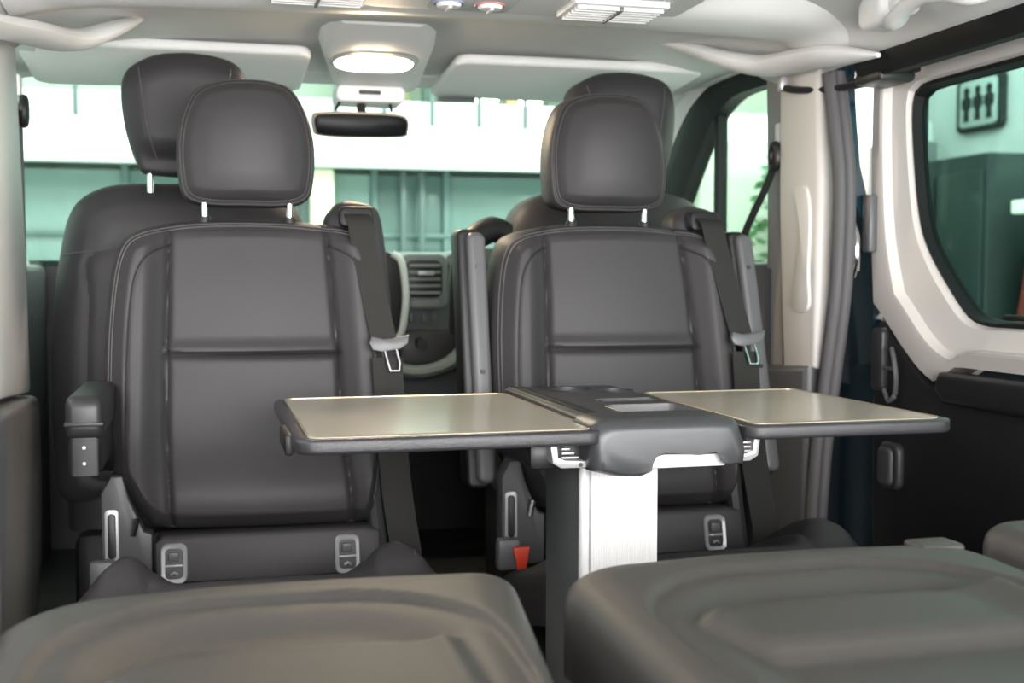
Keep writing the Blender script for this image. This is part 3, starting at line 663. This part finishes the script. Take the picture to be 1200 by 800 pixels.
    # armrests
    for sd, up, xs in arms:
        if up:
            x = xs
            a_ = MB().prism(rrect(x - .019, x + .019, .45, .938, .016), lambda a, c, d: (a + .05 * (.94 - c) * (1 if sd > 0 else 0), .03 + .2 * (c - .42) + d, c), -.012, .05, .010, 3).build('armrest', GREYP, r_)
            MB().prism(rrect(x - .024 - .012 * (1 if sd < 0 else .5), x + .012, .44, .945, .014), lambda a, c, d: (a + .05 * (.94 - c) * (1 if sd > 0 else 0), .045 + .2 * (c - .42) + d, c), -.01, .06, .008, 3).build('armrest_pad', BLACK, a_)
            for z in (.87, .665): MB().tube([(x + .05 * (.94 - z) * (1 if sd > 0 else 0), .018 + .2 * (z - .42), z), (x + .05 * (.94 - z) * (1 if sd > 0 else 0), .014 + .2 * (z - .42), z)], .0045, 10).build('screw', BLACK, a_)
        else:
            a_ = MB().prism(rrect(-.25, .05, .595, .665, .02, 4), lambda a, c, d: (xs + d, a, c), -.028, .028, .012, 3).build('armrest', mat('armrest_black', (.024, .024, .026), .42, bump=.15, scale=700, vary=.06), r_)
            MB().prism([(-.248, .540), (-.05, .540), (.05, .50), (.09, .53), (.06, .60), (-.248, .60)], lambda a, c, d: (xs + d, a, c), -.024, .024, .008, 3).build('armrest_support', BLACK, a_)
            MB().box((xs - .029, -.254, .618), (xs + .029, -.23, .624), .001).build('armrest_seam', BLACK, a_)
            for z in (.585, .56): MB().tube([(xs, -.2485, z), (xs, -.252, z)], .003, 8).build('screw', SILVER, a_)
    return r_
rear_seat(.08, 'rear-facing leather seat with its armrest folded down', [(-1, False, -.265)])
rear_seat(.803, 'rear-facing leather seat with both armrests folded up', [(-1, True, -.28), (1, True, .298)])
#@@TABLE
# ================================================================== table
r6 = root('folding_table', (.58, 1.7, 0), 'pedestal table with two glossy bronze leaves and a dark centre console', 'table')
T = r6.location
def leaf(x0, x1, y0, y1, nm):
    fo_ = lambda a, c, d: (a, c, .645 + d)
    o_ = rrect(x0, x1, y0, y1, .028, 6)
    lf = rel(MB().prism(o_, fo_, -.020, 0, .005, 3), nm, TEDGE, r6, r6)
    rel(MB().prism(rrect(x0 + .016, x1 - .016, y0 + .016, y1 - .016, .016, 6), fo_, -.001, .0012, 0), 'leaf_top', TTOP, lf, r6)
    b = MB(); b.loop([fo_(a, c, .0014) for a, c in rrect(x0 + .0165, x1 - .0165, y0 + .0165, y1 - .0165, .016, 6)], .0010, 5)
    rel(b, 'inlay', GOLD, lf, r6); return lf
l1 = leaf(.108, .520, 1.505, 2.035, 'table_leaf')
rel(MB().box((.100, 1.60, .612), (.112, 1.72, .640), .004), 'leaf_latch', BLACK, l1, r6)
l2 = leaf(.722, 1.050, 1.500, 1.985, 'table_leaf')
# centre console: rounded bar with arched nose at the near end
S = []
def csec(y, zt, zb, x0, x1, r_=.014):
    return [(x0, y, zb), (x0, y, zt - r_), (x0 + r_ * .3, y, zt - r_ * .3), (x0 + r_, y, zt), (x1 - r_, y, zt), (x1 - r_ * .3, y, zt - r_ * .3), (x1, y, zt - r_), (x1, y, zb)]
for y, zt, zb, x0, x1 in ((2.095, .640, .622, .525, .715), (2.085, .650, .612, .516, .722), (2.05, .653, .605, .514, .724), (1.60, .653, .605, .508, .724), (1.56, .653, .600, .507, .724)):
    S.append(csec(y, zt, zb, x0, x1))
# the tray opening, cup holders and slot are cut below with their own walls
con = rel(MB().sections(S), 'console', TRAYM, r6, r6)
def cut(out, z0, depth, name, m, m2=None):
    """a recess: dark floor below an angled wall, set into the console top"""
    n_ = len(out); cx = sum(p[0] for p in out) / n_; cy = sum(p[1] for p in out) / n_
    sh = lambda k: [(cx + (p[0] - cx) * k, cy + (p[1] - cy) * k) for p in out]
    b = MB(); b.sections([[(a, c, z0 + .0002) for a, c in sh(1.06)], [(a, c, z0 + .0022) for a, c in sh(1.0)], [(a, c, z0 - depth) for a, c in sh(.86)]], cap=False)
    b.add([(a, c, z0 - depth) for a, c in sh(.86)], [tuple(range(n_))])
    return rel(b, name, m, con, r6)
bpy.context.view_layer.update()
def boolcut(obj, cutters, off):
    for cpoly, z0, z1 in cutters:
        cb = MB().prism(cpoly, lambda a, c, d: (a - off[0], c - off[1], d - off[2]), z0, z1, 0)
        me = bpy.data.meshes.new('tmp'); me.from_pydata(cb.V, [], cb.F); me.update()
        bm_ = bmesh.new(); bm_.from_mesh(me); bmesh.ops.recalc_face_normals(bm_, faces=bm_.faces[:]); bm_.to_mesh(me); bm_.free()
        oc = bpy.data.objects.new('tmp', me); COL.objects.link(oc); oc.parent = obj.parent; 
        md = obj.modifiers.new('cut', 'BOOLEAN'); md.operation = 'DIFFERENCE'; md.object = oc; md.solver = 'EXACT'
        bpy.context.view_layer.update()
        dg = bpy.context.evaluated_depsgraph_get(); nm_ = bpy.data.meshes.new_from_object(obj.evaluated_get(dg))
        obj.modifiers.clear(); old = obj.data; obj.data = nm_; bpy.data.meshes.remove(old); bpy.data.objects.remove(oc); bpy.data.meshes.remove(me)
tray = rrect(.585, .700, 1.555, 1.72, .014); slot = rrect(.60, .70, 1.785, 1.812, .010)
cup1 = [(.615 + .036 * math.cos(a), 1.985 + .036 * math.sin(a)) for a in np.linspace(0, 2 * math.pi, 24, endpoint=False)]
cup2 = [(.685 + .030 * math.cos(a), 1.945 + .030 * math.sin(a)) for a in np.linspace(0, 2 * math.pi, 24, endpoint=False)]
boolcut(con, [(tray, .615, .7), (slot, .635, .7), (cup1, .612, .7), (cup2, .612, .7)], T)
def recess(out, z0, m, name):
    n_ = len(out); cx = sum(p[0] for p in out) / n_; cy = sum(p[1] for p in out) / n_
    sh = lambda k: [(cx + (p[0] - cx) * k, cy + (p[1] - cy) * k) for p in out]
    b = MB(); b.sections([[(a, c, .6535) for a, c in sh(1.03)], [(a, c, .6550) for a, c in sh(1.0)], [(a, c, z0 + .002) for a, c in sh(.96)], [(a, c, z0) for a, c in sh(.9)]], cap=False)
    b.add([(a, c, z0) for a, c in sh(.9)], [tuple(range(n_))]); return rel(b, name, m, con, r6)
recess(tray, .617, GREYP, 'tray'); recess(slot, .637, DARK, 'card_slot'); recess(cup1, .6145, DARK, 'cup_holder'); recess(cup2, .6145, DARK, 'cup_holder')
rel(MB().box((.530, 1.57, .6525), (.548, 2.05, .6545), .0005), 'hinge_slot', BLACK, con, r6)
rel(MB().tube([(.5235, 1.54, .652), (.5235, 2.06, .652)], .0012, 6), 'gold_line', GOLD, con, r6)
# nose: drops in front of the column and arches over a hand grip
no = spline([(.496, .628), (.499, .646), (.512, .6555), (.535, .658), (.62, .658), (.695, .657), (.714, .650), (.722, .628)], 4) + [(.727, .61), (.724, .590), (.704, .589), (.701, .598), (.692, .605), (.66, .607), (.60, .606), (.585, .602), (.578, .593), (.575, .582), (.562, .578), (.53, .580), (.50, .588), (.497, .60)]
S = []
for i in range(-1, 7):
    a_ = max(0, i) / 6 * math.pi / 2; y = 1.60 if i < 0 else 1.531 - .024 * math.sin(a_); sh = .018 * (1 - math.cos(a_))
    cx, cz = .612, .612
    S.append([(a - sh * max(-1, min(1, (a - cx) / .09)), y, c - (sh * min(1, (c - .606) / .04) if c > .606 else -.3 * sh)) for a, c in no])
rel(MB().sections(S), 'console_nose', TRAYM, r6, r6)
rel(MB().box((.578, 1.525, .587), (.70, 1.545, .608), .004), 'grip_liner', ALU, r6, r6)
# column with fluted near face
cx0, cx1, cy0, cy1 = .515, .628, 1.600, 1.800
rel(MB().box((cx0, cy0 + .012, .02), (cx1, cy1, .605), .010, 3), 'column', ALUD, r6, r6)
b = MB(); nf = 26; x0_, x1_ = cx0 + .012, cx1
pts = [(x0_, cy0 + .014)]
for i in range(nf):
    xa = x0_ + (x1_ - x0_) * i / nf; xb = x0_ + (x1_ - x0_) * (i + 1) / nf
    pts += [(xa + (xb - xa) * .15, cy0), (xa + (xb - xa) * .7, cy0), (xa + (xb - xa) * .85, cy0 + .0012)]
pts += [(x1_, cy0 + .014)]
rel(MB().prism(pts, lambda a, c, d: (a, c, d), .02, .604, 0), 'fluted_face', ALU, r6, r6)
rel(MB().tube([(cx0 + .004, cy0 + .010, .03), (cx0 + .004, cy0 + .010, .60)], .008, 10), 'corner_profile', ALU, r6, r6)
rel(MB().box((.44, 1.52, .0), (.70, 1.9, .022), .008), 'base_plate', DARK, r6, r6)
# brackets below the leaves
for x0, sg in ((.447, 1), (.757, -1)):
    pb = [(x0, .628), (x0 + sg * .010, .628), (x0 + sg * .012, .606), (x0 + sg * .022, .602), (x0 + sg * .052, .600), (x0 + sg * .052, .591), (x0 + sg * .016, .591), (x0 + sg * .004, .598)]
    bk = rel(MB().prism(pb, XZ(1.535), 0, .30, .002), 'leaf_bracket', SILVER, r6, r6)
    for k in range(3): rel(MB().box((x0 + sg * .016, 1.533, .604 + k * .006), (x0 + sg * (.040 - k * .006), 1.545, .607 + k * .006), .001), 'bracket_tooth', SILVER, bk, r6)
    rel(MB().tube([(x0 + sg * .043, 1.536, .5955), (x0 + sg * .043, 1.533, .5955)], .003, 8), 'bracket_bolt', BLACK, bk, r6)
rel(MB().box((.425, 1.56, .585), (.52, 1.86, .626), .01), 'hinge_housing', BLACK, r6, r6)
rel(MB().box((.715, 1.56, .60), (.76, 1.86, .626), .01), 'hinge_housing', BLACK, r6, r6)
rel(MB().box((.52, 1.56, .585), (.715, 2.0, .612), .01), 'carrier', BLACK, r6, r6)
#@@FOREGROUND
# ================================================================== folded backs of the rear bench
def folded(name, x0, x1, yf, label, left_r, right_r, tilt, inner_c, zt):
    r_ = root(name, ((x0 + x1) / 2, .55, 0), label, 'seat', 'rear bench seats with backs folded forward')
    off = r_.location
    out = [(x0, .30)]
    out += [(x0 + .003, yf - left_r * 1.1)] + [(x0 + left_r * (1 - math.cos(a)) , yf - left_r * (1 - math.sin(a)) - .012) for a in np.linspace(.15, math.pi / 2, 9)]
    xm = (x0 + x1) / 2
    out += [(xm - .05, yf), (xm + .06, yf + .001)]
    out += [(x1 - right_r * (1 - math.sin(a)), yf - .008 - right_r * (1 - math.cos(a))) for a in np.linspace(0, math.pi / 2 - .1, 8)] + [(x1 + (.01 if x0 > 0 else -.11), .30)]
    out = out[::-1]
    cxm = (x0 + x1) / 2
    def relief(U, V, e):
        ca_ = rrect(x0 + .045, x1 - .052, .0, yf - .072, .14, 8)
        d2 = pdist(U, V, ca_, True) * np.where(inside(U, V, ca_), 1, -1)
        H = -.007 * sstep(-.004, .005, d2) - .014 * sstep(.018, .075, d2) + .006 * sstep(.0, .05, e)
        px0, px1, py0, py1 = inner_c
        dd = np.minimum(np.minimum(U - px0 - .55 * np.abs(V - (py1 - .06)), px1 - U), np.minimum(V - py0, py1 - V - .8 * ((U - (px0 + px1) / 2)) ** 2))
        H = H + .016 * sstep(-.012, .014, dd)
        return H
    fz = lambda u, v, h: (u - off[0], v - off[1], zt + tilt * (v - yf) + h - off[2])
    p = Pad(out, relief, .022, .085, fz, [], 110, 130, .0)
    p.build('back_shell', SHELL, r_)
    co_ = rrect(x0 + .01, x1 - .01, .28, yf - .14, .06)
    Pad(co_, lambda U, V, e: .0 * U, .03, .14, lambda u, v, h: (u - off[0], v - off[1], .44 + h), [], 16, 16).build('cushion', LEATHER, r_)
    MB().box((x0 + .04 - off[0], .32 - off[1], .0), (x1 - .04 - off[0], .80 - off[1], .30), .03).build('base', BLACK, r_)
    return r_
folded('folded_bench_seat', -.175, .285, 1.135, 'folded grained grey bench seat opposite the seat with lowered armrest', .11, .045, .02, (-.08, .19, .70, .945), .565)
f2 = folded('folded_bench_seat', .318, .788, 1.135, 'folded grained grey bench seat in front of the table column', .09, .07, .02, (.40, .715, .85, .972), .565)
f3 = folded('folded_bench_seat', .806, 1.27, 1.15, 'folded grained grey bench seat next to the black sliding door panel', .05, .05, .02, (.93, 1.2, .8, .96), .582)
MB().box((.715 - f2.location.x, 1.075 - f2.location.y, .562), (.765 - f2.location.x, 1.115 - f2.location.y, .572), .006, 3).build('release_tab', SHELL, f2)
#@@BELTS
# ================================================================== seat belts on the pillars
def pillar_belt(X, sg, Y, ztop, label, path, wd):
    r_ = root('pillar_seat_belt', (X, Y, .9), label, 'seat belt', 'seat belts on the door pillars')
    S = []
    for (x, y, z) in spline(path, 6): S.append([(x, y - wd / 2, z), (x - sg * .0016, y - wd / 2, z), (x - sg * .0016, y + wd / 2, z), (x, y + wd / 2, z)])
    rel(MB().sections(S), 'strap', WEB if sg > 0 else mat('grey_webbing', (.10, .105, .10), .75, bump=.5, scale=900, vary=.08), r_, r_)
    a = MB().loop([(X - sg * .012, Y + .016 * math.cos(t), ztop + .026 * math.sin(t)) for t in np.linspace(0, 2 * math.pi, 18, endpoint=False)], .009, 8)
    a.box((X - .014, Y - .02, ztop - .004), (X + .014, Y + .02, ztop + .014), .006)
    rel(a, 'anchor_ring', BLACK, r_, r_)
    rel(MB().box((X - .008, Y - .014, ztop + .03), (X + .008, Y + .014, ztop + .075), .006), 'height_adjuster', RPLAS, r_, r_)
    return r_
pillar_belt(1.258, 1, 2.475, 1.12, 'black seat belt hanging from the cream right pillar', [(1.254, 2.475, 1.12), (1.235, 2.495, 1.05), (1.20, 2.525, .95), (1.18, 2.55, .84), (1.17, 2.57, .6), (1.18, 2.6, .3)], .04)
pillar_belt(-.368, -1, 2.655, 1.19, 'grey seat belt hanging from the white left pillar', [(-.366, 2.655, 1.19), (-.366, 2.655, 1.10), (-.366, 2.66, .95), (-.366, 2.66, .86), (-.37, 2.66, .45)], .09)
#@@OUTSIDE
# ================================================================== the showroom outside
r7 = root('mezzanine', (2.0, 10.2, -.5), 'long white mezzanine edge across the hall beyond the windscreen', 'balcony')
struct('mezzanine_floor', MB().box((-9, 10.52, 2.2), (6.6, 13.18, 2.30), .0), WHITEW)
rel(MB().box((-9, 9.9, 1.80), (6.6, 10.5, 2.30), .02), 'fascia', WHITEW, r7, r7)
rel(MB().box((-9, 9.86, 1.74), (6.6, 9.96, 1.80), .01), 'edge_strip', mat('strip_grey', (.45, .47, .46), .6, vary=.03), r7, r7)
PST = mat('post_grey', (.10, .12, .12), .4, .4, vary=.05)
for i in range(24):
    x = -4.95 + i * .40
    if x > 6: break
    rel(MB().box((x - .018, 9.84, 2.10), (x + .018, 9.89, 2.95), .005), 'baluster', PST, r7, r7)
rel(MB().box((-9, 9.84, 2.93), (6.6, 9.90, 2.99), .01), 'hand_rail', PST, r7, r7)
r8 = root('glazed_front', (2, 10.4, -.5), 'row of green glass office fronts under the mezzanine', 'glass wall')
OFF = [mat('office_teal', (.075, .125, .115), .3, coat=.4, vary=.25, vscale=1.2), mat('office_pale', (.14, .205, .19), .3, coat=.4, vary=.2, vscale=1.5), mat('office_deep', (.045, .08, .074), .3, coat=.4, vary=.2, vscale=1.2)]
xs = [-6.0, -4.6, -3.2, -1.9, -.62, .75, 1.02, 1.42, 2.05, 3.3, 4.5, 5.6]
order = [0, 1, 0, 1, 0, 2, 1, 2, 0, 1, 0]
for i in range(len(xs) - 1):
    rel(MB().box((xs[i] + .03, 10.30, -.45), (xs[i + 1] - .03, 10.34, 1.72), .004), 'pane', OFF[order[i]], r8, r8)
for x in xs: rel(MB().box((x - .03, 10.26, -.5), (x + .03, 10.38, 1.79), .008), 'mullion', mat('mullion', (.08, .12, .115), .4, .3, vary=.05), r8, r8)
rel(MB().box((-6, 10.25, 1.18), (5.6, 10.29, 1.22), .006), 'transom', mat('mullion', (.08, .12, .115)), r8, r8)
one('lit_column', MB().box((.86, 10.02, -.5), (1.05, 10.2, 1.74), .02), mat('lit_column', (.75, .78, .52), .6, vary=.05), 'pale yellow column in front of the glass offices', 'column')
for nm, x in (('a', 1.62), ('b', 1.78)):
    one('slim_post', MB().box((x, 10.1, -.5), (x + .05, 10.15, 1.74), .01), mat('slim_post', (.05, .07, .07), .4, vary=.05), 'slim grey post in front of the glass offices', 'post', 'slim posts before the offices')
one('hall_back_wall', MB().box((-9, 13.2, -.5), (12, 13.4, 6), 0), mat('hall_wall', (.36, .41, .34), .9, vary=.35, vscale=1.6), 'mottled green-grey rear wall above the mezzanine', 'wall')
b = MB().prism([(6.6, -.5), (14, -.5), (14, 5), (6.6, 5)], lambda a, c, d: (6.9 + d, a - .6, c), 0, .2, 0)
one('hall_side_wall', b, WHITEW, 'white side wall of the hall carrying the pictogram sign', 'wall')
r13 = root('panelled_screen', (3.0, 12.2, 2.30), 'mottled screen of olive, tan and dark panels on the mezzanine', 'screen')
for i, (c, wd) in enumerate([((.10, .14, .09), .42), ((.16, .15, .05), .30), ((.035, .06, .05), .5), ((.09, .12, .085), .35), ((.22, .16, .07), .28), ((.05, .075, .06), .55), ((.14, .15, .11), .4), ((.03, .05, .04), .5)]):
    x_ = -1.7 + i * .44
    MB().box((x_, -.04, .0), (x_ + min(wd, .43), .04, 1.6 + .1 * (i % 3)), .01).build('panel', mat('screen_panel_%d' % i, c, .7, vary=.4, vscale=5), r13)
LB = mat('hall_lamp', (1, .95, .8), .4, emit=12, vary=.02)
for x, y, z in ((2.72, 11.6, 2.60), (3.22, 11.8, 2.62)):
    S = [[(x + q * math.cos(a), y + q * math.sin(a), z + h) for a in np.linspace(0, 2 * math.pi, 14, endpoint=False)] for q, h in ((.03, .14), (.10, .1), (.12, .0), (.09, -.06))]
    gl = root('globe_lamp', (x, y, 2.30), 'glowing round lamp on a short post behind the mezzanine rail', 'lamp', 'lamps on the mezzanine')
    MB().sections(S).build('globe', LB, gl, gl.location)
    MB().tube([(0, 0, 0), (0, 0, z - 2.34)], .02).build('post', PST, gl)
# planted wall and cream pier seen through the right front window
one('cream_pier', MB().box((4.0, 9.3, -.5), (6.3, 9.8, 1.98), .02), mat('pier_cream', (.34, .37, .31), .8, vary=.05, vscale=2), 'cream wall pier outside the right front window', 'wall')
LEAFM = mat('plant_leaf', (.06, .18, .05), .5, vary=.4, vscale=6)
r9 = root('potted_shrub', (4.55, 8.7, -.5), 'leafy green potted shrub in front of the cream pier', 'plant')
b = MB()
for i in range(420):
    a = random.uniform(0, 2 * math.pi); z = random.uniform(1.1, 2.25); rr = .36 * math.sqrt(random.random()) * (1 - .5 * abs((z - 1.5) / .9))
    p = Vector((rr * math.cos(a), rr * math.sin(a), z)); d = Vector((math.cos(a), math.sin(a), random.uniform(-.4, .8))).normalized() * random.uniform(.09, .16)
    s_ = d.cross(Vector((random.random(), random.random(), 1))).normalized() * .03
    b.add([p, p + d * .5 + s_, p + d, p + d * .5 - s_], [(0, 1, 2, 3)])
lo_ = b.build('foliage', LEAFM, r9); lo_['kind'] = 'stuff'
MB().tube([(0, 0, .3), (.02, 0, .9), (0, .02, 1.7)], .025).build('stem', mat('bark', (.12, .08, .05), .8, vary=.2), r9)
MB().sections([[(q * math.cos(a), q * math.sin(a), h) for a in np.linspace(0, 2 * math.pi, 20, endpoint=False)] for q, h in ((.16, 0), (.22, .45), (.20, .45), (.19, .38))]).build('pot', mat('pot_white', (.7, .7, .68), .5, vary=.03), r9)
# pictogram sign on the side wall: three standing figures in a rounded frame
r10 = root('pictogram_sign', (6.86, 9.56, 2.43), 'white sign with three dark figures in a rounded frame', 'sign')
r10.scale = (1, .82, .72)
SGW = mat('sign_white', (.62, .66, .64), .6, vary=.03); SGB = mat('sign_dark', (.015, .02, .02), .6, vary=.03)
YZs = lambda a, c, d: (d, a, c)
MB().prism(rrect(-.40, .40, -.36, .36, .10), YZs, -.03, .03, .004).build('frame', SGB, r10)
MB().prism(rrect(-.33, .33, -.29, .29, .06), YZs, -.036, -.028, .001).build('board', SGW, r10)
for dy in (-.2, 0, .2):
    fig = [(-.05, -.22), (.05, -.22), (.04, -.08), (.085, -.04), (.085, .06), (.05, .09), (.03, .10), (.05, .14), (.045, .19), (.0, .22), (-.045, .19), (-.05, .14), (-.03, .10), (-.05, .09), (-.085, .06), (-.085, -.04), (-.04, -.08)]
    MB().prism([(a + dy, c) for a, c in fig], YZs, -.042, -.034, 0).build('figure', SGB, r10)
one('grey_pier', MB().box((5.35, 8.48, -.5), (5.7, 8.95, 1.93), .02), mat('pier_grey', (.16, .165, .16), .7, vary=.06), 'grey pier beside the dark display cabinet', 'pillar')
CABM = mat('cabinet_dark', (.022, .034, .032), .4, vary=.1)
r11 = root('display_cabinet', (5.6, 7.88, -.5), 'dark display cabinet behind the sliding door glass', 'cabinet')
MB().box((-.3, -.58, 0), (.3, .58, 2.22), .02).build('body', CABM, r11)
for s_ in (-1, 1): MB().box((-.33, min(s_ * .03, s_ * .55), .1), (-.29, max(s_ * .03, s_ * .55), 2.1), .01).build('cabinet_door', CABM, r11)
r12 = root('red_van', (6.1, 5.68, -.5), 'red van parked outside with a lit white lamp strip', 'van')
RV = mat('red_paint', (.35, .035, .02), .25, coat=1, vary=.1)
S = []
for y, z0, z1, hw in ((1.55, .35, 1.2, .5), (1.50, .3, 1.7, .62), (1.3, .25, 1.95, .68), (0, .25, 2.0, .7), (-1.6, .25, 1.95, .7), (-1.7, .35, 1.2, .6)):
    S.append([(-hw, y, z0), (-hw * 1.03, y, (z0 + z1) / 2), (-hw * .85, y, z1), (hw * .85, y, z1), (hw * 1.03, y, (z0 + z1) / 2), (hw, y, z0)])
MB().sections(S).build('body', RV, r12)
MB().box((-.74, .9, 1.78), (-.60, 1.44, 1.87), .01).build('lamp_strip', mat('strip_lamp', (1, .93, .8), .4, emit=1.0, vary=.02), r12)
MB().box((-.74, -1.2, 1.25), (-.66, .8, 1.75), .01).build('side_window', BLACK, r12)
for y in (-1.1, 1.0): MB().tube([(-.74, y, .33), (-.5, y, .33)], .33, 24).build('wheel', RUBBER, r12)
